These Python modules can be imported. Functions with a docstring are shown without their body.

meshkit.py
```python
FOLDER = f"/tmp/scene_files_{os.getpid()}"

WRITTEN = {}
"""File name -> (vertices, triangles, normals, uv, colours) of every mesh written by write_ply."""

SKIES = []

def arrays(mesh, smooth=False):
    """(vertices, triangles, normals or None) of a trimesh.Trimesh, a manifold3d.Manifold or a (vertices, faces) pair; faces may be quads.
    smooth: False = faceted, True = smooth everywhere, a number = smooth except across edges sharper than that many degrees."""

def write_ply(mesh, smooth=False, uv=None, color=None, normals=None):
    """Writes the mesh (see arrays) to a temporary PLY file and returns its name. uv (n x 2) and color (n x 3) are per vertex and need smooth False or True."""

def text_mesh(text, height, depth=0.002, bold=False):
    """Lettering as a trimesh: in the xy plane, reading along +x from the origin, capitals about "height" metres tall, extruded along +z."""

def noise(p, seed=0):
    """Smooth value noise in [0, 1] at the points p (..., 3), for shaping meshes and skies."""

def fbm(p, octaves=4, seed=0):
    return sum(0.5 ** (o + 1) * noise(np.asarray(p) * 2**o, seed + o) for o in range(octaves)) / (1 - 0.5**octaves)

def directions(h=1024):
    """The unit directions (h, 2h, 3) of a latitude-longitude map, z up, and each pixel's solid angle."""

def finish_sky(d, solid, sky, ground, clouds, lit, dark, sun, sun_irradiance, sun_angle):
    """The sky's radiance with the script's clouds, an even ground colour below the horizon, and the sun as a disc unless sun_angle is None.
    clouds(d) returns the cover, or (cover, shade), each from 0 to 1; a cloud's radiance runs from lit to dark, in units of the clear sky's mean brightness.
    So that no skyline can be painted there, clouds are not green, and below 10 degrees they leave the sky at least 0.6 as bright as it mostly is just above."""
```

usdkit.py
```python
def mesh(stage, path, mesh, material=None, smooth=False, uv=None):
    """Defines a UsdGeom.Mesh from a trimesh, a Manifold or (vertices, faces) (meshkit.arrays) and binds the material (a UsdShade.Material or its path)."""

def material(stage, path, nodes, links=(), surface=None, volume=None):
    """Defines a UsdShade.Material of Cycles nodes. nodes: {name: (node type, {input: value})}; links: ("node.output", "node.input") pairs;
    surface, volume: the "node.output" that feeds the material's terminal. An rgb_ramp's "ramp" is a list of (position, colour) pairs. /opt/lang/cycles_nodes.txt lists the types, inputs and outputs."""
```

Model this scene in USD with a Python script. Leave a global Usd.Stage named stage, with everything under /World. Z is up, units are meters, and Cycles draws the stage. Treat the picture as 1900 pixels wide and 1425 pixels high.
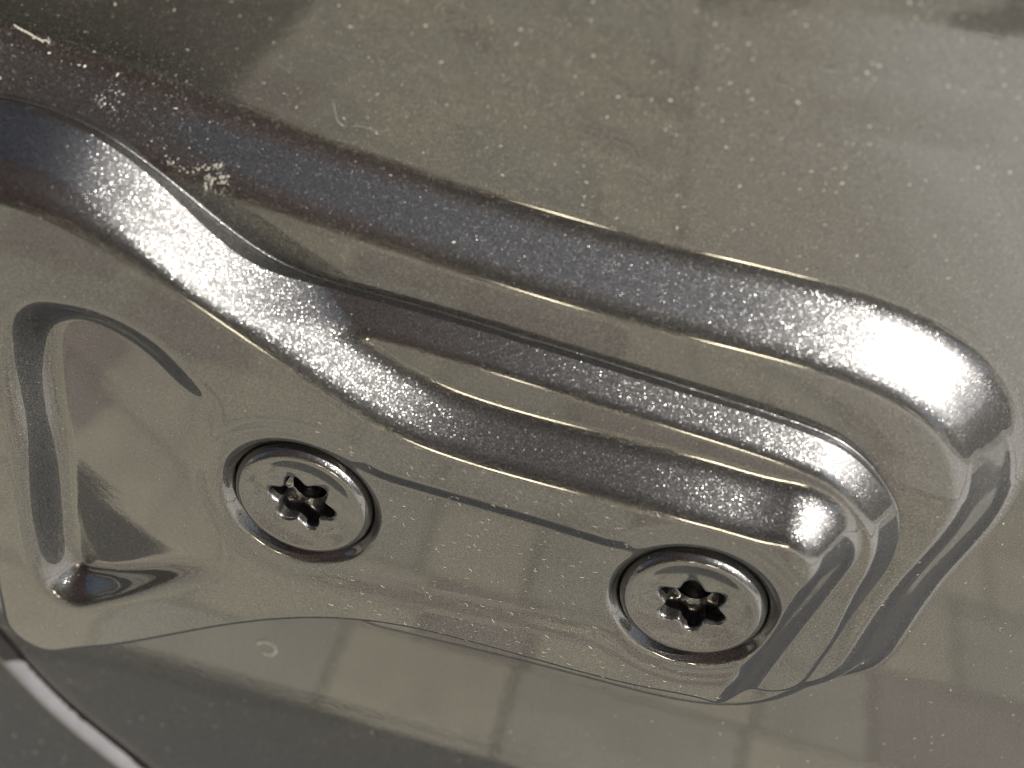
import math
import numpy as np
import trimesh
import shapely
from shapely.geometry import Polygon
from scipy.spatial import cKDTree
from scipy.interpolate import splprep, splev
from scipy.ndimage import gaussian_filter
from pxr import Usd, UsdGeom, UsdLux, UsdShade, Gf, Sdf
import usdkit

stage = Usd.Stage.CreateInMemory()
UsdGeom.SetStageUpAxis(stage, UsdGeom.Tokens.z)
UsdGeom.SetStageMetersPerUnit(stage, 1.0)
UsdGeom.Xform.Define(stage, '/World')
UsdGeom.Scope.Define(stage, '/World/Looks')
MM = 0.001

# ------------------------------------------------------------------ camera
# millimetre frame: x along the car, z up, y into the car; origin under the left screw on the panel
EXPOSURE = 1.5
CAM_POS = np.array([35.871, -118.885, 117.09])
CAM_R = np.array([0.966551, 0.219063, 0.133381])
CAM_U = np.array([-0.243065, 0.616438, 0.748949])
CAM_W = np.array([-0.081846, 0.756317, -0.649065])
cam = UsdGeom.Camera.Define(stage, '/World/camera')
m = Gf.Matrix4d(*[float(v) for row in (np.r_[CAM_R, 0], np.r_[CAM_U, 0], np.r_[-CAM_W, 0], np.r_[CAM_POS * MM, 1]) for v in row])
cam.AddTransformOp().Set(m)
cam.CreateHorizontalApertureAttr(4.8)
cam.CreateVerticalApertureAttr(3.6)
cam.CreateFocalLengthAttr(4.8 * 2200.0 / 1900.0)
cam.CreateFStopAttr(2.1)
cam.CreateFocusDistanceAttr(0.160)
cam.CreateClippingRangeAttr(Gf.Vec2f(0.01, 400.0))
cam.CreateExposureAttr(EXPOSURE)

# ------------------------------------------------------------------ sky and sun
SUN = np.array([0.69, -0.20, 0.69]); SUN /= np.linalg.norm(SUN)
SKY_STRENGTH, SUN_INTENSITY = 0.05, 1.25
def mat(name, nodes, links=(), surface='p.BSDF', volume=None):
    return usdkit.material(stage, '/World/Looks/' + name, nodes, links, surface=surface, volume=volume)
sky_m = mat('sky', {'s': ('sky_texture', {'sky_type': 'single_scattering', 'sun_disc': False, 'air_density': 0.55, 'aerosol_density': 2.0, 'ozone_density': 0.4, 'sun_elevation': float(math.asin(SUN[2])), 'sun_rotation': float(math.atan2(SUN[0], SUN[1]))}),
                    'b': ('background_shader', {'strength': SKY_STRENGTH})}, [('s.color', 'b.color')], surface='b.background')
dome = UsdLux.DomeLight.Define(stage, '/World/sky')
UsdShade.MaterialBindingAPI.Apply(dome.GetPrim()).Bind(sky_m)
dome.GetPrim().SetCustomDataByKey('kind', 'structure')
sun = UsdLux.DistantLight.Define(stage, '/World/sun')
sun.CreateNormalizeAttr(True); sun.CreateIntensityAttr(SUN_INTENSITY); sun.CreateAngleAttr(0.53); sun.CreateColorAttr(Gf.Vec3f(1.0, 0.97, 0.93))
zc = SUN; xc = np.cross([0, 0, 1], zc); xc /= np.linalg.norm(xc); yc = np.cross(zc, xc)
sun.AddTransformOp().Set(Gf.Matrix4d(*[float(v) for row in (np.r_[xc, 0], np.r_[yc, 0], np.r_[zc, 0], [0, 0, 5, 1]) for v in row]))

# ------------------------------------------------------------------ helpers
used = {}
def numbered(path):
    n = used.get(path, -1) + 1
    used[path] = n
    return path if n == 0 else '%s_%03d' % (path, n)
def tag(prim, label=None, cat=None, group=None, kind=None):
    for k, v in (('label', label), ('category', cat), ('group', group), ('kind', kind)):
        if v: prim.SetCustomDataByKey(k, v)
    return prim
def thing(name, label, cat, loc=(0, 0, 0), group=None, kind=None):
    x = UsdGeom.Xform.Define(stage, numbered('/World/' + name))
    x.AddTranslateOp().Set(Gf.Vec3d(*[float(v) for v in loc]))
    return tag(x.GetPrim(), label, cat, group, kind)
def obj(name, mesh, material, parent=None, smooth=False, normals=None):
    """mesh: trimesh or (v, f) in metres, world space (minus the parent's own translation)."""
    path = numbered((str(parent.GetPath()) if parent else '/World') + '/' + name)
    if not isinstance(mesh, trimesh.Trimesh):
        mesh = trimesh.Trimesh(np.asarray(mesh[0], float), np.asarray(mesh[1], int), process=False)
    mm = usdkit.mesh(stage, path, mesh, material, smooth=smooth)
    return mm.GetPrim()

def curve(pts, closed=False, step=0.08, s=0.0):
    """smooth dense polyline through the control points (mm)"""
    p = np.array(pts, float)
    if closed: p = np.vstack([p, p[:1]])
    tck, u = splprep(p.T, s=s, per=closed, k=min(3, len(p) - 1))
    L = np.sum(np.hypot(*np.diff(p, axis=0).T))
    return np.array(splev(np.linspace(0, 1, int(L / step)), tck)).T

class Field:
    """signed distance (positive inside) to a closed loop of dense points, and the index of the nearest one"""
    def __init__(self, loop):
        self.p = loop if np.allclose(loop[0], loop[-1]) else np.vstack([loop, loop[:1]])
        self.tree, self.poly = cKDTree(self.p[:-1]), Polygon(self.p)
        if not self.poly.is_valid: self.poly = self.poly.buffer(0)
        shapely.prepare(self.poly)
    def __call__(self, X, Z):
        q = np.c_[X.ravel(), Z.ravel()]
        _, i = self.tree.query(q, workers=-1)
        n = len(self.p) - 1
        best, foot = np.full(len(q), 1e9), np.zeros_like(q)
        for a, b in ((self.p[(i - 1) % n], self.p[i]), (self.p[i], self.p[i + 1])):
            ab = b - a
            t = np.clip(((q - a) * ab).sum(1) / np.maximum((ab * ab).sum(1), 1e-12), 0, 1)
            f = a + ab * t[:, None]
            d = np.hypot(*(q - f).T)
            k = d < best
            best[k], foot[k] = d[k], f[k]
        ins = shapely.contains_xy(self.poly, q[:, 0], q[:, 1])
        return np.where(ins, best, -best).reshape(X.shape), i.reshape(X.shape), foot

def ramp(d, w, f=0.3):
    """0..1 across -w/2..w/2: straight middle with rounded ends (each a share f of the width)"""
    t = np.clip(d / w + 0.5, 0, 1)
    s = 1.0 / (1.0 - f)
    return np.where(t < f, s * t * t / (2 * f), np.where(t > 1 - f, 1 - s * (1 - t) ** 2 / (2 * f), s * (t - f / 2)))
def quarter(d, r):
    """0..1, a rounded edge that starts steep at d = 0 and is level at d = r"""
    t = np.clip(d / r, 0, 1)
    return np.sqrt(np.maximum(1 - (1 - t) ** 2, 0))
def smax(a, b, k):
    h = np.clip(0.5 + 0.5 * (a - b) / k, 0, 1)
    return b + (a - b) * h + k * h * (1 - h)
def smin(a, b, k): return -smax(-a, -b, k)

# ------------------------------------------------------------------ outlines (mm)
CURVES = {
    'pad_up': [[79.65, -24.05], [80.92, -17.19], [80.81, -6.61], [82.46, 3.3], [83.88, 12.71], [83.45, 21.45], [79.7, 28.86], [72.79, 34.14], [65.92, 36.66], [58.76, 37.41], [49.8, 37.71], [39.49, 38.02], [31.67, 38.39], [23.81, 38.68], [11.87, 39.68], [3.89, 40.35], [-5.47, 41.55], [-16.17, 42.91], [-26.2, 44.15], [-36.26, 45.18], [-49.7, 46.58], [-66.57, 48.27]],
    'pad_low': [[75.53, -24.01], [71.28, -28.75], [66.39, -31.89], [59.28, -33.78], [54.04, -34.05], [43.33, -34.38], [32.6, -34.8], [21.68, -34.83], [9.92, -35.86], [4.34, -35.61]],
    'leaf_up': [[70.96, -23.65], [72.48, -17.53], [73.59, -8.65], [74.57, -1.3], [75.37, 5.36], [75.43, 10.88], [74.49, 14.78], [72.07, 18.69], [68.09, 22.44], [63.95, 25.11], [59.73, 26.08], [53.07, 26.49], [46.34, 27.06], [39.55, 27.88], [32.82, 28.29], [26.05, 28.79], [19.31, 28.97], [12.5, 29.39], [5.66, 29.81], [-1.2, 30.07], [-6.72, 30.89], [-12.21, 33.3], [-14.9, 35.19], [-18.86, 37.97], [-21.48, 39.49], [-24.74, 40.97], [-27.91, 43.01], [-32.45, 44.33], [-37.08, 44.7], [-41.15, 44.46], [-48.02, 43.88], [-65.71, 42.1]],
    'leaf_low': [[69.08, -23.48], [66.48, -22.08], [63.87, -20.38], [60.96, -18.87], [58.37, -18.97], [51.99, -19.17], [42.35, -20.04], [32.5, -20.05], [25.85, -19.78], [19.21, -19.99], [12.49, -20.96], [4.11, -23.6], [-6.37, -28.9], [-15.93, -34.91], [-29.62, -44.48], [-40.57, -51.1], [-46.48, -54.26], [-48.93, -52.82], [-49.54, -48.75], [-49.8, -43.81], [-49.66, -26.4]],
    'boss_up': [[62.16, -25.61], [63.01, -17.76], [63.81, -11.97], [65.25, -4.28], [66.08, 2.39], [67.12, 8.49], [67.5, 14.52], [65.28, 18.05], [62.32, 18.18], [58.62, 17.65], [50.6, 17.91], [38.59, 18.17], [29.2, 18.1], [23.09, 18.19], [18.67, 18.68], [14.07, 19.74], [9.61, 20.92], [2.37, 24.45], [-2.55, 27.08], [-7.91, 29.99], [-14.47, 33.38], [-20.89, 36.39], [-27.21, 39.04], [-33.59, 40.48], [-37.49, 40.72], [-44.19, 40.17], [-61.31, 38.95]],
    'scoop': [[-37.56, 20.08], [-34.45, 23.02], [-30.09, 24.5], [-24.58, 24.36], [-17.86, 22.09], [-12.17, 17.42], [0.07, 13.8], [4.72, 1.8], [0.56, -11.73], [-11.44, -19.54], [-20.84, -26.02], [-29.88, -32.25], [-36.34, -35.43], [-39.84, -33.72], [-41.2, -25.7], [-40.09, -1.89], [-39.2, 14.11]],
    'fender': [[-68.29, -66.94], [-63.54, -77.07], [-60.19, -82.41], [-57.12, -88.25], [-51.88, -95.93], [-45.12, -102.29], [-39.62, -108.37], [-30.32, -119.39], [-16.37, -139.44]]}
H1, H2, H3 = 7.0, 11.5, 17.0
SCREWS = [(0.0, 0.0, -10.0), (52.65, 0.0, 42.0)]

def rounded(loop, r): return np.array(Polygon(loop).buffer(0).buffer(-r, 48).buffer(r, 48).exterior.coords)[:-1]
pad_loop = rounded(np.vstack([curve(CURVES['pad_up'], s=0.6), [(-80, 60), (-80, -10), (-10, -20)], curve(CURVES['pad_low'], s=0.3)[::-1]]), 13)
leaf_up, leaf_low = curve(CURVES['leaf_up'], s=0.5), curve(CURVES['leaf_low'][:], s=0.3)
leaf_loop = rounded(np.vstack([leaf_up, [(-80, 40), (-80, -25)], leaf_low[::-1]]), 7)
boss_loop = np.array(Polygon(np.vstack([curve(CURVES['boss_up'], s=0.5), [(-90, 35), (-90, -90), (60, -90)]])).buffer(0).buffer(-7, 48).buffer(7, 48).exterior.coords)[:-1]
scoop_loop = rounded(curve(CURVES['scoop'], closed=True, s=0.5), 4.5)
fender_loop = np.vstack([curve(CURVES['fender'], s=0.3), [(-16, -190), (-140, -190), (-140, -60)]])
def densify(p, step=0.5):
    out = []
    p = np.vstack([p, p[:1]])
    for a, b in zip(p[:-1], p[1:]):
        n = max(1, int(np.hypot(*(b - a)) / step))
        out.append(a + (b - a) * (np.arange(n) / n)[:, None])
    return np.vstack(out)
PAD, LEAF, BOSS, SCOOP, FENDER = [Field(densify(l)) for l in (pad_loop, leaf_loop, boss_loop, scoop_loop, fender_loop)]

# ------------------------------------------------------------------ height fields
def panel_curve(X, Z):
    """the body side is very slightly crowned"""
    return -(np.maximum(Z - 30, 0) ** 2) * np.clip((X + 5) / 40, 0, 1) / 1500.0 - (np.maximum(-Z - 40, 0) ** 2) / 9000.0 - (np.clip(X - 30, 0, 60) ** 2) * np.clip((Z - 20) / 40, 0, 1) / 700.0
rng = np.random.default_rng(11)
def wobble(X, Z, amp, scale, seed):
    r = np.random.default_rng(seed)
    out = np.zeros_like(X)
    for k in range(7):
        a, f, ph = r.uniform(0, 2 * np.pi), r.uniform(.5, 1.6) / scale, r.uniform(0, 6.3)
        out += np.sin(2 * np.pi * f * (X * np.cos(a) + Z * np.sin(a)) + ph)
    return out * amp / 7
def streaks(X, Z, amp, seed):
    r = np.random.default_rng(seed)
    out = np.zeros_like(X)
    for k in range(9):
        f, a, ph, q = 1 / r.uniform(4, 15), r.uniform(-.05, .05), r.uniform(0, 6.3), r.uniform(0, 6.3)
        out += np.sin(2 * np.pi * f * (Z + a * X) + ph) * (1 + .7 * np.sin(X / r.uniform(14, 40) + q)) / (f * 8)
    return out * amp / 9
def pad_height(X, Z):
    d, i, _ = PAD(X, Z)
    # narrow, steep lower cut edge; wide shoulder elsewhere; the shoulder grows softer to the left
    w = np.interp(X, [-80, -40, -10, 15, 200], [11.0, 10.5, 8.8, 8.3, 8.3])
    kr = np.clip((X - 58) / 14, 0, 1); kr = kr * kr * (3 - 2 * kr)
    w = w * (1 - kr) + kr * np.interp(Z, [-8, 12, 26, 36], [9.6, 9.6, 9.0, 8.3])
    kl = np.clip((-21 - Z) / 14.0, 0, 1)
    w = w * (1 - kl) + 3.0 * kl
    return H1 * ramp(d, w, .34)
def panel_height(X, Z):
    return pad_height(X, Z) + panel_curve(X, Z) + wobble(X, Z, .012, 45, 5) + streaks(X, Z, .011, 6)

from scipy.interpolate import PchipInterpolator, RectBivariateSpline
def scoop_spline():
    gx, gz = np.arange(-80, 20, .2), np.arange(-60, 50, .2)
    X, Z = np.meshgrid(gx, gz)
    s, _, _ = SCOOP(X, Z)
    t = np.clip(1 - (X + 35.0) / 24.5, 0, 1.12)
    dip = -4.4 * t ** 1.15 * ramp(s - 2.1, np.interp(Z, [-26, -14], [4.4, 4.0]) + 1.6 * np.clip((-30 - X) / 4, 0, 1), .40)
    return RectBivariateSpline(gz, gx, gaussian_filter(dip, 3.4))
DIP = scoop_spline()
_hp = PchipInterpolator([0, 8.3, 9.4, 9.75, 10.2, 10.9, 11.7, 12.5, 13.2], [-9.2, -9.2, -3.0, -1.75, -1.3, -.62, -.16, .1, .4])
def HOLE(r): return np.where(r < 13.2, _hp(np.clip(r, 0, 13.2)), 5.0)
def leaf_height(X, Z, d=None):
    if d is None: d, _, _ = LEAF(X, Z)
    lowf = np.clip((Z + 8 + 0.0 * X) / 14.0, 0, 1)          # 1 at the upper edge, 0 along the lower edge
    right = np.clip((X - 40) / 25.0, 0, 1)
    lowf = np.maximum(lowf, 0)
    r = 1.9 + (3.6 - 1.9) * lowf * lowf * (3 - 2 * lowf)
    t = np.clip(d / r, 0, 1)
    cham = np.where(t < .55, t / .775, 1 - (1 - t) ** 2 / (.9 * .775))
    e2 = np.where(lowf > 0, (0.30 * lowf + .12 * (1 - lowf)) + (0.70 * lowf + .88 * (1 - lowf)) * (cham * lowf + quarter(d, r) * (1 - lowf)), .12 + .88 * quarter(d, r))
    b, _, _ = BOSS(X, Z)
    wb = np.interp(X, [-80, -20, 5, 25, 60, 80], [7.5, 7.5, 7.5, 7.2, 7.0, 7.0])
    kr = np.clip((X - 56) / 10, 0, 1); kr = kr * kr * (3 - 2 * kr)
    wb = wb * (1 - kr) + kr * 6.8
    e3 = ramp(b, wb, .36)
    h = H1 + (H2 - H1) * e2 + (H3 - H2) * e3
    h = h + wobble(X, Z, .015, 22, 3) + streaks(X, Z, .009, 7)
    # triangular scoop on the left: deepest at its left wall, running out to the right
    dip = DIP.ev(Z.ravel(), X.ravel()).reshape(X.shape)
    h = h + dip
    # shallow channel that joins the two screw seats
    up = np.interp(X, [2.98, 9.42, 17.22, 31.28, 43.88, 47.8], [10.49, 9.11, 8.79, 8.24, 7.39, 8.3])
    lo = np.interp(X, [-2.57, 6.83, 19.1, 34.06, 45.11, 52.94], [-12.39, -12.7, -11.46, -9.94, -9.27, -11.37])
    inside = ramp(up - Z + .3, 2.8, .4) * ramp(Z - lo + .6, 5.0, .4)
    ends = np.clip((X - 1.0) / 4.0, 0, 1) * np.clip((SCREWS[1][0] - X) / 3.0, 0, 1)
    h = h - 0.5 * inside * ends
    for sx, sz, _ in SCREWS:
        rr = np.hypot(X - sx, Z - sz)
        h = h - 0.25 * (1 - ramp(rr - 14.0, 3.4, .45)) * (1 - inside * ends)
        hole = H3 + HOLE(rr)
        h = smin(h, hole, .35)
    return h

def axis(lo, hi, step, far=None, n=10):
    a = np.arange(lo, hi + step / 2, step)
    if far is not None:
        g = np.geomspace(1, 1 + abs(far[0] - lo), n)[1:] - 1
        g2 = np.geomspace(1, 1 + abs(far[1] - hi), n)[1:] - 1
        a = np.r_[(lo - g)[::-1], a, hi + g2]
    return a
def grid_faces(nx, nz):
    i = np.arange(nx * nz).reshape(nz, nx)
    a, b, c, d = i[:-1, :-1].ravel(), i[:-1, 1:].ravel(), i[1:, 1:].ravel(), i[1:, :-1].ravel()
    return np.vstack([np.c_[a, b, c], np.c_[a, c, d]])        # normal faces -y (outwards) for (x, -h, z)
def snapped(field, xs, zs, cell):
    """grid points moved onto the outline where they are close to it, and the triangles inside"""
    X, Z = np.meshgrid(xs, zs)
    d, _, foot = field(X, Z)
    X, Z, d = X.ravel().copy(), Z.ravel().copy(), d.ravel().copy()
    near = np.abs(d) < 0.55 * cell
    X[near], Z[near] = foot[near, 0], foot[near, 1]
    d[near] = 0.0
    f = grid_faces(len(xs), len(zs))
    keep = (d[f] >= 0).all(1)
    f = f[keep]
    ids, inv = np.unique(f, return_inverse=True)
    return X[ids], Z[ids], d[ids], inv.reshape(-1, 3)
def skirt(v, f, back):
    """closes the sheet's rim with a wall back to depth `back` (y)"""
    e = np.sort(np.vstack([f[:, [0, 1]], f[:, [1, 2]], f[:, [2, 0]]]), axis=1)
    raw = np.vstack([f[:, [0, 1]], f[:, [1, 2]], f[:, [2, 0]]])
    u, idx, cnt = np.unique(e, axis=0, return_index=True, return_counts=True)
    rim = raw[idx[cnt == 1]]
    a, b = v[rim[:, 0]], v[rim[:, 1]]
    a2, b2 = a.copy(), b.copy()
    a2[:, 1] = b2[:, 1] = back
    n = len(rim)
    vv = np.vstack([a, b, a2, b2])
    i = np.arange(n)
    return vv, np.vstack([np.c_[i + n, i, i + 2 * n], np.c_[i + n, i + 2 * n, i + 3 * n]])

# ------------------------------------------------------------------ materials
def paint(name, dust, dust_scale=1.0, base=(0.078, 0.077, 0.074), rough=0.22, film=0.05):
    nodes = {
        'g': ('geometry', {}),
        'sc': ('vector_math', {'math_type': 'scale', 'scale': 16000.0}),
        'v': ('voronoi_texture', {'feature': 'f1', 'scale': 1.0}),
        'sub': ('vector_math', {'math_type': 'subtract', 'vector2': (0.5, 0.5, 0.5)}),
        'amt': ('vector_math', {'math_type': 'scale', 'scale': FLAKE}),
        'add': ('vector_math', {'math_type': 'add'}),
        'nrm': ('vector_math', {'math_type': 'normalize'}),
        'p': ('principled_bsdf', {'base_color': base, 'metallic': 1.0, 'roughness': rough, 'coat_weight': 1.0, 'coat_roughness': 0.03, 'coat_ior': 1.62}),
        'p2': ('principled_bsdf', {'base_color': base, 'metallic': 1.0, 'roughness': rough + .19, 'coat_weight': 1.0, 'coat_roughness': 0.03, 'coat_ior': 1.62}),
        'pm': ('mix_closure', {'fac': .58}),
        'gn': ('noise_texture', {'scale': 5200.0, 'detail': 2.0, 'roughness': .7}),
        'gr': ('map_range', {'from_min': .3, 'from_max': .7, 'to_min': .45, 'to_max': 1.6, 'clamp': True}),
        'gm': ('math', {'math_type': 'multiply'}),
        'g2': ('vector_math', {'math_type': 'scale', 'vector1': base}),
        'cb': ('bump', {'strength': 0.35, 'distance': 0.000012}),
        'cn': ('noise_texture', {'scale': 900.0, 'detail': 3.0}),
        'fr': ('separate_xyz', {}),
        'fm': ('map_range', {'from_min': 0.0, 'from_max': 1.0, 'to_min': 0.35, 'to_max': 1.65}),
        'fc': ('vector_math', {'math_type': 'scale', 'vector1': base}),
        'mmn': ('noise_texture', {'scale': 1500.0, 'detail': 5.0, 'roughness': 0.65}),
        'mmr': ('map_range', {'from_min': 0.35, 'from_max': 0.75, 'to_min': film * .45, 'to_max': film * 1.6, 'clamp': True}),
        'fine': ('noise_texture', {'scale': 2600.0, 'detail': 3.0, 'roughness': 0.6}),
        'spk': ('map_range', {'from_min': 0.62 - dust * .06, 'from_max': 0.74, 'to_min': 0.0, 'to_max': 0.22 * dust, 'clamp': True}),
        'sum': ('math', {'math_type': 'add', 'use_clamp': True}),
        'dif': ('diffuse_bsdf', {'color': (0.40, 0.37, 0.31), 'roughness': 0.5}),
        'mx': ('mix_closure', {}),
    }
    links = [('g.position', 'sc.vector1'), ('sc.vector', 'v.vector'), ('v.color', 'sub.vector1'), ('sub.vector', 'amt.vector1'), ('g.normal', 'add.vector1'), ('amt.vector', 'add.vector2'),
             ('v.color', 'fr.vector'), ('fr.x', 'fm.value'), ('g.position', 'gn.vector'), ('gn.fac', 'gr.value'), ('fm.result', 'gm.value1'), ('gr.result', 'gm.value2'), ('gm.value', 'fc.scale'), ('gr.result', 'g2.scale'), ('g2.vector', 'p2.base_color'), ('g.position', 'cn.vector'), ('cn.fac', 'cb.height'), ('cb.normal', 'p.coat_normal'), ('cb.normal', 'p2.coat_normal'), ('fc.vector', 'p.base_color'), ('add.vector', 'nrm.vector1'), ('nrm.vector', 'p.normal'), ('g.position', 'mmn.vector'), ('g.position', 'fine.vector'), ('mmn.fac', 'mmr.value'), ('fine.fac', 'spk.value'),
             ('mmr.result', 'sum.value1'), ('spk.result', 'sum.value2'), ('p.BSDF', 'pm.closure1'), ('p2.BSDF', 'pm.closure2'), ('pm.closure', 'mx.closure1'), ('dif.BSDF', 'mx.closure2'), ('sum.value', 'mx.fac')]
    return mat(name, nodes, links, surface='mx.closure')
FLAKE = 0.50
PANEL_M = paint('dusty_metallic_paint', 0.5, film=0.011)
LEAF_M = paint('clean_metallic_paint', 0.2, film=0.006)
SCREW_M = paint('screw_paint', 0.15, film=0.012)
def plain(name, color, rough=0.8, noise=None, amt=.25, spec=.3):
    nodes = {'p': ('principled_bsdf', {'base_color': color, 'roughness': rough, 'specular_ior_level': spec})}
    links = []
    if noise:
        nodes.update({'g': ('geometry', {}), 'n': ('noise_texture', {'scale': noise, 'detail': 6.0, 'roughness': .65}),
                      'r': ('rgb_ramp', {'ramp': [(0.25, tuple(c * (1 - amt) for c in color)), (0.75, tuple(min(1, c * (1 + amt)) for c in color))]})})
        links = [('g.position', 'n.vector'), ('n.fac', 'r.fac'), ('r.color', 'p.base_color')]
    return mat(name, nodes, links)

# ------------------------------------------------------------------ car body panel with its raised hinge seat
xs = axis(-76, 128, .3, (-500, 700)); zs = axis(-138, 98, .3, (-500, 600))
X, Z = np.meshgrid(xs, zs)
h = panel_height(X, Z)
h[5:-5, 5:-5] = gaussian_filter(h, .8)[5:-5, 5:-5]
dpad, _, _ = PAD(X, Z)
v = np.c_[X.ravel(), -h.ravel(), Z.ravel()] * MM
f = grid_faces(len(xs), len(zs))
def vertex_normals(v, f):
    n, fn = np.zeros_like(v), np.cross(v[f[:, 1]] - v[f[:, 0]], v[f[:, 2]] - v[f[:, 0]])
    for k in range(3): np.add.at(n, f[:, k], fn)
    return n / np.linalg.norm(n, axis=1, keepdims=True)
def sheet(name, v, f, n, material, parent):
    ids, inv = np.unique(f, return_inverse=True)
    p = obj(name, (v[ids], inv.reshape(-1, 3)), material, parent)
    me = UsdGeom.Mesh(p)
    from pxr import Vt
    me.CreateNormalsAttr(Vt.Vec3fArray.FromNumpy(n[ids].astype(np.float32))); me.SetNormalsInterpolation('vertex')
    return p
n = vertex_normals(v, f)
panel = thing('car_body_panel', 'large dusty dark grey metallic car panel behind the hinge bracket', 'car panel')
on_pad = (dpad.ravel()[f] > -4.2).all(1)
sheet('panel_skin', v, f[~on_pad], n, PANEL_M, panel)
sheet('hinge_seat', v, f[on_pad], n, PANEL_M, panel)

# ------------------------------------------------------------------ hinge bracket
hinge = thing('door_hinge', 'glossy dark grey hinge bracket with two star screws bolted over the raised seat', 'hinge bracket')
def leaf_normals(X, Z, e=.04):
    gx = (leaf_height(X + e, Z) - leaf_height(X - e, Z)) / (2 * e)
    gz = (leaf_height(X, Z + e) - leaf_height(X, Z - e)) / (2 * e)
    n = np.c_[-gx, -np.ones_like(gx), -gz]
    return n / np.linalg.norm(n, axis=1, keepdims=True)
RIM = .8
inner = LEAF.poly.buffer(-RIM, 16)
INNER = Field(densify(np.array(inner.exterior.coords)[:-1], .1))
X, Z, d, f = snapped(INNER, np.arange(-72, 80, .2), np.arange(-58, 50, .2), .2)
h = leaf_height(X, Z)
v = np.c_[X, -h, Z] * MM
n = leaf_normals(X, Z)
rim = densify(np.array(LEAF.poly.exterior.coords)[:-1], .15)
rim = rim[(rim[:, 0] > -74)]
rows_v, rows_n = [], []
for off in (.0, .015, .05, .11, .2, .32, .48, .66, .9):
    if off == 0: q = rim
    else:
        tang = np.roll(rim, -2, 0) - np.roll(rim, 2, 0); tang /= np.maximum(np.hypot(*tang.T), 1e-9)[:, None]
        nrm = np.c_[-tang[:, 1], tang[:, 0]]
        if not LEAF.poly.contains(shapely.Point(rim[100] + nrm[100] * .5)): nrm = -nrm
        q = rim + nrm * off
    hh = leaf_height(q[:, 0], q[:, 1], np.full(len(q), off))
    if off > .6: hh = hh - .02
    rows_v.append(np.c_[q[:, 0], -hh, q[:, 1]] * MM)
    qq = rim + nrm * max(off, .05) if off else None
    rows_n.append(None if qq is None else leaf_normals(qq[:, 0], qq[:, 1], .03))
rows_n[0] = rows_n[1]
k, i = len(rim), np.arange(len(rim) - 1)
sf2 = np.vstack([np.vstack([np.c_[r * k + i, r * k + i + 1, (r + 1) * k + i + 1], np.c_[r * k + i, (r + 1) * k + i + 1, (r + 1) * k + i]]) for r in range(len(rows_v) - 1)])
sv2, sn2 = np.vstack(rows_v), np.vstack(rows_n)
fn = np.cross(sv2[sf2[:, 1]] - sv2[sf2[:, 0]], sv2[sf2[:, 2]] - sv2[sf2[:, 0]])
flip = (fn * sn2[sf2[:, 0]]).sum(1) < 0
sf2[flip] = sf2[flip][:, ::-1]
sheet('hinge_leaf', v, f, n, LEAF_M, hinge)
sheet('leaf_rim', sv2, sf2, sn2, LEAF_M, hinge)
low = rows_v[0].copy(); low[:, 1] = -(H1 - 1.0) * MM
sv = np.vstack([rows_v[0], low]); sf = np.vstack([np.c_[i, i + 1, i + 1 + k], np.c_[i, i + 1 + k, i + k]])
obj('leaf_edge', (sv, sf), LEAF_M, hinge)

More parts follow.
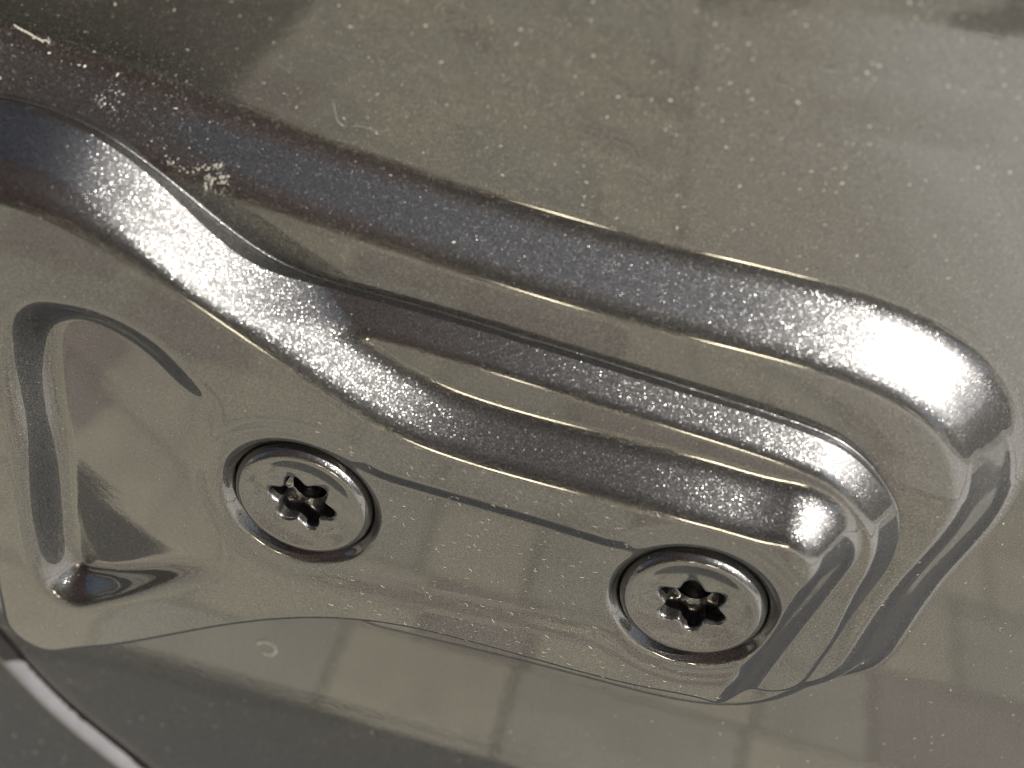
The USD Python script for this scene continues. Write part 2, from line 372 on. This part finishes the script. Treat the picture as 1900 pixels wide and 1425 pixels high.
def bead(path2, h, r, sides=8):
    t = np.gradient(path2, axis=0); t /= np.hypot(*t.T)[:, None]
    c = np.c_[path2[:, 0], np.full(len(path2), -h), path2[:, 1]]
    o = np.c_[-t[:, 1], np.zeros(len(t)), t[:, 0]]
    th = np.linspace(0, 2 * np.pi, sides, endpoint=False)
    v = (c[:, None] + r * (np.cos(th)[None, :, None] * o[:, None] + np.sin(th)[None, :, None] * np.array([0, -1, 0]))).reshape(-1, 3) * MM
    k = np.arange(len(c) - 1)[:, None] * sides + np.arange(sides); k2 = np.arange(len(c) - 1)[:, None] * sides + (np.arange(sides) + 1) % sides
    a, b = k.ravel(), k2.ravel()
    return trimesh.Trimesh(v, np.vstack([np.c_[a, b, b + sides], np.c_[a, b + sides, a + sides]]), process=False)
bd = bead(leaf_up[(leaf_up[:, 0] > -60)][40::3], H1 + .12, .26)  # bead added along the seam to catch a thin line of sun glint
bd.fix_normals()
obj('glint_bead', bd, LEAF_M, hinge, smooth=True)

def screw_mesh(rot):
    th = np.linspace(0, 2 * np.pi, 360, endpoint=False)
    star = 4.05 + .66 * np.cos(6 * (th - math.radians(rot))) - .05 * np.cos(12 * (th - math.radians(rot)))
    rows = []
    for s, y in [(1.0, -.46), (.988, -.62), (.978, -.8), (.97, -1.6), (.96, -2.5), (.95, -3.1), (.90, -3.3), (.78, -3.4)]:
        rows.append((star * s, np.full(360, y)))
    rows = rows[::-1]
    inner = [(2.45, -3.6), (2.3, -3.75), (2.25, -5.6), (2.0, -6.6), (.3, -7.2)]
    rows = [(np.full(360, r), np.full(360, y)) for r, y in inner[::-1]] + rows
    for s, y in [(1.02, -.34), (1.05, -.25), (1.09, -.20), (1.14, -.17)]:
        rows.append((star * s, np.full(360, y)))
    for r, y in [(5.6, -.11), (6.2, -.05), (6.9, .05), (7.4, .14), (7.9, .22), (8.25, .26), (8.5, .23), (8.72, .14), (8.92, -.02), (9.12, -.26), (9.3, -.56), (9.46, -.92), (9.58, -1.3), (9.66, -1.7), (9.7, -2.4), (9.72, -4.2)]:
        rows.append((np.full(360, r), np.full(360, y)))
    v, f = [], []
    for r, y in rows: v.append(np.c_[r * np.cos(th), -y, r * np.sin(th)])
    v = np.vstack(v)
    i = np.arange(360); j = (i + 1) % 360
    for k in range(len(rows) - 1):
        a, b, c, e = k * 360 + i, k * 360 + j, (k + 1) * 360 + j, (k + 1) * 360 + i
        f += [np.c_[a, c, b], np.c_[a, e, c]]
    f = np.vstack(f)
    return v, f, rows
for sx, sz, rot in SCREWS:
    v, f, rows = screw_mesh(rot)
    v = (v + [sx, -(H3 - .5), sz]) * MM
    n = vertex_normals(v, f)
    if n[-361 - 360 * 10, 1] > 0: f = f[:, ::-1]; n = -n
    k = (f.max(1) < (len(rows) - 17) * 360) & (f.max(1) < 12 * 360)
    head = sheet('screw', v, f[~k], n, SCREW_M, hinge)
    tag(head, 'left star screw beside the triangular scoop' if sx == 0 else 'right star screw by the rounded end')
    sheet('drive_socket', v, f[k], n, SCREW_M, head)

# ------------------------------------------------------------------ neighbouring panel with a rounded edge, lower left
X, Z, d, f = snapped(FENDER, np.arange(-138, -15, .35), np.arange(-186, -58, .35), .35)
h = 0.15 + 1.9 * np.sin(np.pi / 2 * np.clip(d / 2.4, 0, 1)) + wobble(X, Z, .02, 40, 8)
v = np.c_[X, -h, Z] * MM
fender = thing('neighbouring_panel', 'dusty dark car panel with a bright rounded edge at the lower left corner', 'car panel')
n = vertex_normals(v, f)
edge = (d[f].max(1) < 2.4)
sheet('panel_skin', v, f[~edge], n, PANEL_M, fender)
tag(sheet('rolled_edge', v, f[edge], n, plain('pale_edge', (.08, .078, .08), .7, 300, .15, .1), fender), 'pale shiny rounded edge')

# ------------------------------------------------------------------ trim end at the top left corner, pale colour standing in for a sunlit edge
tr = trimesh.creation.capsule(height=16 * MM, radius=3.2 * MM, count=[32, 24])
tr.apply_transform(trimesh.geometry.align_vectors([0, 0, 1], [.80, .25, .55]))
tr.apply_translation(np.array([-44.6, -2.4, 57.2]) * MM)
te = thing('trim_end', 'rounded trim end in the top left corner, its pale lilac grey standing in for a sunlit edge', 'trim')
obj('cap', tr, plain('sunlit_trim', (.5, .5, .58), .45), te, smooth=True)

# ------------------------------------------------------------------ the street that the paint mirrors
GZ = -0.9
def box(cx, cy, cz, sx, sy, sz, rz=0.0):
    b = trimesh.creation.box((sx, sy, sz))
    if rz: b.apply_transform(trimesh.transformations.rotation_matrix(rz, (0, 0, 1)))
    b.apply_translation((cx, cy, cz)); return b
SHADED_ASPHALT = plain('asphalt', (0.026, 0.030, 0.036), .9, 60, .3)  # bluish tint puts the car shade on the ground into the colour
GRIT = plain('jointing_grit', (0.17, 0.16, 0.13), .95, 30, .4)
PAVER = [plain('paver_tan', (0.40, 0.37, 0.285), .85, 9, .22), plain('paver_grey', (0.345, 0.33, 0.27), .85, 9, .22), plain('paver_purple', (0.26, 0.22, 0.20), .85, 9, .22)]
g = trimesh.Trimesh([(-60, 40, GZ - .03), (-60, -80, GZ - .03), (60, -80, GZ - .03), (60, 40, GZ - .03)], [(0, 1, 2), (0, 2, 3)], process=False)
tag(obj('ground', g, PAVER[1]), 'wide pale paved ground mirrored in the paint', None, None, 'structure')
tag(obj('shaded_road', box(0, .9, GZ - .012, 8, 2.81, .03), SHADED_ASPHALT), 'dark strip of asphalt beside the car, with shade put into its bluish colour', None, None, 'structure')
pav = tag(thing('pavement', 'tan and purple concrete pavers mirrored in the paint', None), None, None, None, 'structure')
prng = np.random.default_rng(4)
row_h, n_p = .122, 0
for r in range(18):
    y0 = -.507 - row_h * (r + 1)
    x = -1.6 - prng.uniform(0, .2) - .05 * r
    while x < .6:
        w = prng.choice([.12, .18, .24])
        if n_p < 300:
            w = min(w, .62 - x) if .62 - x > .05 else .05
            b = box(x + w / 2, y0 + row_h / 2, GZ - .012 + prng.uniform(-.001, .001), w - .005, row_h - .005, .03)
            obj('paver', b, PAVER[prng.choice(3, p=[.42, .3, .28])], pav)
            n_p += 1
        x += w
tag(obj('joint_bed', box(0, -.507 - 1.2, GZ - .022, 8, 2.4, .006), GRIT), 'dark grit between the pavers', None, None, 'structure')

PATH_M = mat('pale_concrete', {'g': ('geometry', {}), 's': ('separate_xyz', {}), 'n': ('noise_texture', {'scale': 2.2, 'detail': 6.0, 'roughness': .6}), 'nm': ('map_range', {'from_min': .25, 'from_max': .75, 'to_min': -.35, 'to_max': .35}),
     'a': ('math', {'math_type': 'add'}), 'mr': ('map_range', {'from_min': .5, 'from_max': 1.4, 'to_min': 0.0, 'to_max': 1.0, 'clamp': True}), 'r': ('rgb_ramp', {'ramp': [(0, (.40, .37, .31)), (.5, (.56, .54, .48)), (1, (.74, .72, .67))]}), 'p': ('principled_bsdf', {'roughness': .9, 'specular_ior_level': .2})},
    [('g.position', 's.vector'), ('g.position', 'n.vector'), ('n.fac', 'nm.value'), ('s.x', 'a.value1'), ('nm.result', 'a.value2'), ('a.value', 'mr.value'), ('mr.result', 'r.fac'), ('r.color', 'p.base_color')])  # ramp paints the soft brightening mirrored on the right into the concrete
tag(obj('pale_path', box(3.15, -2.55, GZ - .005, 6.0, 2.3, .03), PATH_M), 'pale concrete path with brightening painted in towards the right, mirrored at the upper right', None, None, 'structure')
tag(obj('pale_slab', box(3.625, -.9, GZ - .013, 6.0, .79, .03), PATH_M), 'pale concrete slab with brightening painted in towards the right, mirrored in the right end of the hinge', None, None, 'structure')

tag(obj('far_paving', box(-3.93, -4.62, GZ - .012, 8.15, 3.8, .03), PAVER[1]), 'plain grey paving in front of the houses', None, None, 'structure')

# unseen shrub and planter added for the dark wedge on the left, hedge and houses at the far side
LEAFM = mat('hedge_leaf', {'p': ('principled_bsdf', {'base_color': (0.05, 0.085, 0.025), 'roughness': .6}), 't': ('translucent_bsdf', {'color': (.08, .13, .03)}), 'm': ('mix_closure', {'fac': .3})}, [('p.BSDF', 'm.closure1'), ('t.BSDF', 'm.closure2')], surface='m.closure')
DARKLEAF = plain('dark_leaf', (0.018, 0.02, 0.014), .7)
BARK = plain('bark', (.08, .06, .04), .9)
def leaves(n, centre, size, leaf, seed):
    r = np.random.default_rng(seed)
    p = r.normal(size=(n, 3)); p /= np.linalg.norm(p, axis=1, keepdims=True)
    p = p * (r.uniform(.35, 1, n) ** .5)[:, None] * np.array(size) / 2 + centre
    p[:, 2] = np.maximum(p[:, 2], GZ + .02)
    a = r.normal(size=(n, 3)); a /= np.linalg.norm(a, axis=1, keepdims=True)
    b = np.cross(a, r.normal(size=(n, 3))); b /= np.linalg.norm(b, axis=1, keepdims=True)
    v = np.stack([p - a * leaf, p + b * leaf * .45, p + a * leaf, p - b * leaf * .45], 1).reshape(-1, 3)
    i = np.arange(n) * 4
    return v, np.vstack([np.c_[i, i + 1, i + 2], np.c_[i, i + 2, i + 3]])
sh = thing('added_shrub', 'added dark leafy shrub growing in the black planter', 'shrub', (0, 0, 0))
obj('crown', leaves(18000, (-1.68, -2.0, GZ + .8), (1.5, .9, .9), .06, 2), DARKLEAF, sh)
obj('stem', box(-1.68, -2.0, GZ + .5, .05, .05, .4), BARK, sh)
pl = thing('added_planter', 'added black tapered planter mirrored as a dark wedge at upper left', 'planter')  # unseen tapered shape, added to mirror as the dark wedge
def tapered(cx, cy, z0, z1, w0, d0, w1, d1):
    v = [(cx + sx * w / 2, cy + sy * d / 2, z) for z, w, d in ((z0, w0, d0), (z1, w1, d1)) for sx, sy in ((-1, -1), (1, -1), (1, 1), (-1, 1))]
    return v, [(0, 2, 1), (0, 3, 2), (4, 5, 6), (4, 6, 7)] + [t for k in range(4) for t in ((k, (k + 1) % 4, 4 + (k + 1) % 4), (k, 4 + (k + 1) % 4, 4 + k))]
obj('box', tapered(-1.65, -1.95, GZ, GZ + .36, 1.86, .72, 1.56, .62), plain('black_plastic', (.012, .012, .013), .5), pl)
obj('soil', box(-1.65, -1.95, GZ + .362, 1.40, .50, .02), plain('soil', (.03, .022, .016), .95, 40), pl)
tag(obj('grass', leaves(30000, (-2.6, -3.75, GZ + .02), (6.6, .5, .3), .06, 3), LEAFM), 'strip of green grass in front of the houses', 'grass', None, 'stuff')
BRICK = mat('brick_wall', {'g': ('geometry', {}), 's': ('separate_xyz', {}), 'c': ('combine_xyz', {}), 'b': ('brick_texture', {'color1': (.30, .12, .08), 'color2': (.24, .10, .07), 'mortar': (.35, .32, .28), 'scale': 4.0, 'mortar_size': .01}), 'p': ('principled_bsdf', {'roughness': .85})},
            [('g.position', 's.vector'), ('s.x', 'c.x'), ('s.z', 'c.y'), ('c.vector', 'b.vector'), ('b.color', 'p.base_color')])
DARKW = plain('dark_render', (.085, .065, .055), .9, 2, .2)
CREAM = plain('cream_render', (.80, .70, .48), .8, 3, .06)
TILE = plain('roof_tile', (.12, .07, .05), .8, 5, .3)
PALE = plain('pale_roof', (.82, .74, .55), .6, 3, .06)
GLASS = plain('window_glass', (.02, .025, .03), .05, spec=.6)
def house(name, label, cx, cy, w, dpt, ht, rz, wall, roof, wins):
    t = thing(name, label, 'house', (0, 0, 0))
    c, s = math.cos(rz), math.sin(rz)
    P = lambda x, y: (cx + c * x - s * y, cy + s * x + c * y)
    obj('wall', box(cx, cy, GZ + ht / 2, w, dpt, ht, rz), wall, t)
    e = .35
    pr = np.array([(-w / 2 - e, dpt / 2 + e, ht + .003), (w / 2 + e, dpt / 2 + e, ht + .003), (w / 2 + e, -dpt / 2 - e, ht + .003), (-w / 2 - e, -dpt / 2 - e, ht + .003), (-w / 2 - e, 0, ht + dpt * .25), (w / 2 + e, 0, ht + dpt * .25)])
    v = np.array([(*P(x, y), z + GZ) for x, y, z in pr])
    obj('roof', (v, [(0, 1, 5), (0, 5, 4), (3, 4, 5), (3, 5, 2), (0, 4, 3), (1, 2, 5), (0, 3, 2), (0, 2, 1)]), roof, t)
    for wx in wins:
        x, y = P(wx, dpt / 2 + .01)
        obj('window', box(x, y, GZ + ht * .55, 1.2, .06, 1.3, rz), GLASS, t)
    return t
house('brick_house', 'tall shaded red brick house mirrored as dark reddish streaks at upper left', -7.6, -11.5, 14, 7, 16.0, 0.0, BRICK, TILE, (-5, -2.2, .6, 3.6))
house('dark_house', 'tall shaded dark brown house mirrored in the dark shoulders of the hinge', 2.9, -11.7, 6.8, 7, 15.5, 0.0, DARKW, TILE, (-2, 1))
BRASS = mat('brass_sheet', {'p': ('principled_bsdf', {'base_color': (.93, .85, .64), 'metallic': 1.0, 'roughness': .38})})
nb = np.array([.62, .78, .74]); nb /= np.linalg.norm(nb)  # tilt of the added brass sheets, aims the sun glint at the paint
for k, (rx, ry, w, where) in enumerate(((-.16, -4.05, .22, 'leftmost of three'), (.75, -4.1, .8, 'middle of three'), (2.3, -4.05, .7, 'rightmost of three'))):
    t = thing('glint_reflector', 'added sloping brass lid mirrored as a golden line, ' + where, 'reflector', group='added brass reflectors mirrored as golden lines')
    ub = np.cross([0, 0, 1.0], nb); ub /= np.linalg.norm(ub); wb2 = np.cross(nb, ub)
    b = trimesh.creation.box((w, .36, .02)); M4 = np.eye(4); M4[:3, :3] = np.c_[ub, wb2, nb]; M4[:3, 3] = (rx, ry, GZ + .55)
    b.apply_transform(M4); obj('sheet', b, BRASS, t)
    obj('base', box(rx - .15, ry - .18, GZ + .16, w * .8, .2, .32, math.atan2(ub[1], ub[0])), DARKW, t)
house('corner_house', 'dark house across the corner, mirrored in the right ends of the ridges', 21, -6, 9, 14, 3.2, 0.0, DARKW, TILE, (-2, 2))
# ------------------------------------------------------------------ dust, dried drops and fibres lying on the paint
from scipy.interpolate import RegularGridInterpolator
_h = panel_height(*np.meshgrid(np.arange(-80, 131, .6), np.arange(-140, 100, .6)))
_pi = RegularGridInterpolator((np.arange(-140, 100, .6), np.arange(-80, 131, .6)), _h, bounds_error=False, fill_value=0.0)
def panel_at(x, z): return _pi(np.c_[z, x])
def surf(fn, x, z, e=.25):
    h = fn(x, z)
    n = np.c_[-(fn(x + e, z) - fn(x - e, z)) / (2 * e), -np.ones_like(h), -(fn(x, z + e) - fn(x, z - e)) / (2 * e)]
    n /= np.linalg.norm(n, axis=1, keepdims=True)
    return np.c_[x, -h, z], n
DUST_M = [plain('dust_%s' % k, c, .95, spec=.05) for k, c in (('cream', (.36, .35, .29)), ('grey', (.26, .25, .21)), ('white', (.62, .60, .54)))]
def flecks(P, N, a, b, ang, r, up=.05, sides=7):
    T = np.cross(N, [0, 0, 1.0]); T /= np.linalg.norm(T, axis=1, keepdims=True); B = np.cross(T, N)
    V, F = [], []
    th = np.linspace(0, 2 * np.pi, sides, endpoint=False)
    k = len(P)
    rad = r.uniform(.6, 1.25, (k, sides))
    lx, lz = a[:, None] * rad * np.cos(th), b[:, None] * rad * np.sin(th)
    ca, sa = np.cos(ang)[:, None], np.sin(ang)[:, None]
    px, pz = lx * ca - lz * sa, lx * sa + lz * ca
    rim = P[:, None] + T[:, None] * px[..., None] + B[:, None] * pz[..., None] + N[:, None] * .008
    top = P + N * (up * np.clip(b / .12, .3, 1.5))[:, None]
    V = np.concatenate([rim, top[:, None]], 1).reshape(-1, 3)
    i = np.arange(k)[:, None] * (sides + 1); j = np.arange(sides)
    f = np.stack([i + j, i + (j + 1) % sides, np.broadcast_to(i + sides, (k, sides))], -1).reshape(-1, 3)
    return V, f
def fix(V, f, N_ref=(0, -1, 0)):
    fn = np.cross(V[f[:, 1]] - V[f[:, 0]], V[f[:, 2]] - V[f[:, 0]])
    s = fn @ np.array(N_ref) < 0
    f = f.copy(); f[s] = f[s][:, ::-1]
    return V * MM, f
def scatter(n, fn, xr, zr, ok, smin_, smax_, seed, stretch=(.35, 1.0), power=2.2, lean=None):
    r = np.random.default_rng(seed)
    x, z = r.uniform(*xr, n), r.uniform(*zr, n)
    k = ok(x, z); x, z = x[k], z[k]
    P, N = surf(fn, x, z)
    a = smin_ + (smax_ - smin_) * r.uniform(0, 1, len(x)) ** power
    b = a * r.uniform(*stretch, len(x))
    ang = r.uniform(0, np.pi, len(x)) if lean is None else r.normal(lean, .5, len(x))
    return fix(*flecks(P, N, a, b, ang, r))
def off_leaf(x, z):
    return (LEAF(x, z)[0] < -.6) & (FENDER(x, z)[0] < -.6)
def top_zone(x, z):
    ok = off_leaf(x, z) & (z > 20)
    on = (PAD(x, z)[0] > -3.5) & (x > -12)
    return ok & ~(on & (np.random.default_rng(3).uniform(0, 1, len(x)) < .8))
def low_zone(x, z): return off_leaf(x, z) & (z < 20)
dust = tag(thing('dust_flecks', 'cream dust flecks and dried specks scattered over the dark panel', 'dust'), None, None, None, 'stuff')
V, f = scatter(3000, panel_at, (-72, 110), (38, 92), top_zone, .03, .27, 21, stretch=(.16, .55), power=4.2, lean=-.5); obj('fleck', (V, f), DUST_M[0], dust)
V, f = scatter(30000, panel_at, (-72, 110), (20, 92), top_zone, .02, .075, 22); obj('fleck', (V, f), DUST_M[1], dust)
V, f = scatter(3000, panel_at, (-72, 125), (-135, 20), low_zone, .02, .30, 23, stretch=(.2, .7), power=3.6); obj('fleck', (V, f), DUST_M[1], dust)
V, f = scatter(700, lambda x, z: .15 + 1.9 * quarter(FENDER(x, z)[0], 2.0), (-110, -30), (-150, -66), lambda x, z: FENDER(x, z)[0] > 5, .04, .4, 24, power=3.6); obj('fleck', (V, f), DUST_M[1], dust)
def leaf_at(x, z): return leaf_height(x, z)
def on_leaf(x, z):
    ok = LEAF(x, z)[0] > 1.2
    for sx, sz, _ in SCREWS: ok &= np.hypot(x - sx, z - sz) > 12.8
    return ok
V, f = scatter(2600, leaf_at, (-50, 75), (-54, 45), on_leaf, .025, .075, 25, power=1.6); obj('fleck', (V, f), DUST_M[0], dust)

def tube(path, fn, w, seed, lift=.0):
    """a thin uneven thread or crust lying on the surface"""
    r = np.random.default_rng(seed)
    p = curve(path, step=.12)
    P, N = surf(fn, p[:, 0], p[:, 1], .15)
    rad = w * (.55 + .45 * np.abs(np.sin(np.arange(len(p)) * .9 + r.uniform(0, 6)))) * r.uniform(.6, 1.2, len(p))
    rad[0] = rad[-1] = w * .15
    t = np.gradient(P, axis=0); t /= np.linalg.norm(t, axis=1, keepdims=True)
    s = np.cross(t, N)
    th = np.linspace(0, np.pi, 5)
    V = (P[:, None] + s[:, None] * (np.cos(th) * 1.0)[None, :, None] * rad[:, None, None] + N[:, None] * (np.sin(th) * .7)[None, :, None] * rad[:, None, None] + N[:, None] * lift).reshape(-1, 3)
    k = len(p); i = (np.arange(k - 1)[:, None] * 5 + np.arange(4)[None]).ravel()
    f = np.vstack([np.c_[i, i + 1, i + 6], np.c_[i, i + 6, i + 5]])
    return fix(V, f)
def crescents(n, seed):
    """small curved lint and drop rims"""
    r = np.random.default_rng(seed)
    x, z = r.uniform(2, 74, 3 * n), r.uniform(-21, 16, 3 * n)
    k = on_leaf(x, z) & (BOSS(x, z)[0] > 3); x, z = x[k][:n], z[k][:n]
    Vs, Fs, o = [], [], 0
    for a, b in zip(x, z):
        L, bend, t0 = r.uniform(.25, .75), r.uniform(-1.6, 1.6), r.uniform(-1.2, .6)
        s = np.linspace(-.5, .5, 7)
        path = np.c_[a + L * s * math.cos(t0) - bend * L * s ** 2 * math.sin(t0), b + L * s * math.sin(t0) + bend * L * s ** 2 * math.cos(t0)]
        V, f = tube(path, leaf_at, r.uniform(.018, .04), int(r.integers(1e6)))
        Vs.append(V); Fs.append(f + o); o += len(V)
    return np.vstack(Vs), np.vstack(Fs)
lint = tag(thing('lint_specks', 'tiny pale curls of lint on the hinge face around the right screw', 'lint'), None, None, None, 'stuff')
obj('curl', crescents(210, 31), DUST_M[0], lint)
def mark(name, label, cat, paths, fn, w, m, seed):
    t = thing(name, label, cat)
    for q, p in enumerate(paths):
        obj('strand', tube(p, fn, w * (1 if q == 0 else .7), seed + q), m, t)
def shift(paths, dx, dz, jit, seed):
    r = np.random.default_rng(seed)
    return [[[x + dx + r.normal(0, jit), z + dz + r.normal(0, jit)] for x, z in p] for p in paths]
def crusty(name, label, cat, paths, fn, width, n, m, seed):
    r = np.random.default_rng(seed)
    x, z, a = [], [], []
    for q, p in enumerate(paths):
        c = curve(p, step=.05)
        k = r.integers(0, len(c), int(n * (1.6 if q == 0 else .6)))
        x.append(c[k, 0] + r.normal(0, width, len(k))); z.append(c[k, 1] + r.normal(0, width, len(k)))
    x, z = np.concatenate(x), np.concatenate(z)
    P, N = surf(fn, x, z)
    a = r.uniform(.04, .14, len(x)); b = a * r.uniform(.3, .9, len(x))
    obj('crust', fix(*flecks(P, N, a, b, r.normal(-.4, .7, len(x)), r)), m, thing(name, label, cat))
crusty('dried_dirt_trail', 'pale curling dried dirt trail on the shoulder above the bright swoop', 'dirt mark',
     shift([[[-22.4, 39.6], [-22.3, 38.9], [-21.6, 38.5], [-20.8, 38.3], [-19.8, 38.2], [-18.8, 38.5], [-17.8, 38.7], [-16.8, 39.2], [-16.0, 39.4]], [[-17.6, 38.8], [-17.4, 38.1], [-17.1, 37.6], [-16.8, 37.0], [-16.2, 36.7]], [[-16.9, 39.3], [-16.2, 38.6], [-15.4, 38.4], [-14.8, 38.6]], [[-17.2, 38.2], [-16.5, 37.9], [-15.8, 37.8], [-15.2, 37.9]], [[-17.3, 38.5], [-17.6, 37.6], [-17.5, 36.8]]], 1.6, 2.0, .1, 9), panel_at, .16, 45, DUST_M[1], 41)
mark('dirt_streak', 'short cream streak of dirt in the dark corner at upper left', 'dirt mark', [[[-42.6, 50.4], [-41.6, 50.0], [-40.8, 49.8], [-39.8, 49.5], [-38.7, 49.2]], [[-38.9, 49.0], [-38.5, 49.4], [-38.2, 49.2], [-38.3, 49.9]]], panel_at, .14, DUST_M[1], 51)
mark('looped_fibre', 'pale looped crust below the lower edge of the hinge', 'dirt mark', [[[-13.0, -57.3], [-12.4, -56.4], [-11.4, -55.9], [-10.3, -56.1], [-9.7, -57.0], [-10.0, -58.6], [-11.0, -59.4], [-12.0, -59.0]]], panel_at, .36, DUST_M[2], 61)
mark('hair', 'fine bent hair on the panel above the raised seat', 'hair', [[[-3.2, 50.3], [-3.0, 49.4], [-2.7, 48.2], [-2.2, 47.4], [-1.4, 47.2]], [[-.9, 47.3], [.4, 47.7], [1.7, 47.6], [3.0, 47.7], [3.7, 48.4]]], panel_at, .03, DUST_M[1], 71)
V, f = scatter(200, panel_at, (-32.2, -27.0), (42, 48), lambda x, z: (((x + 29.6) / 1.7) ** 2 + ((z - 45.0) / 1.5) ** 2 < 1) & off_leaf(x, z), .03, .09, 81)
sm = thing('pale_smudge', 'soft pale smudge of dust beside the hinge edge at upper left', 'dirt mark'); obj('dab', (V, f), DUST_M[2], sm)
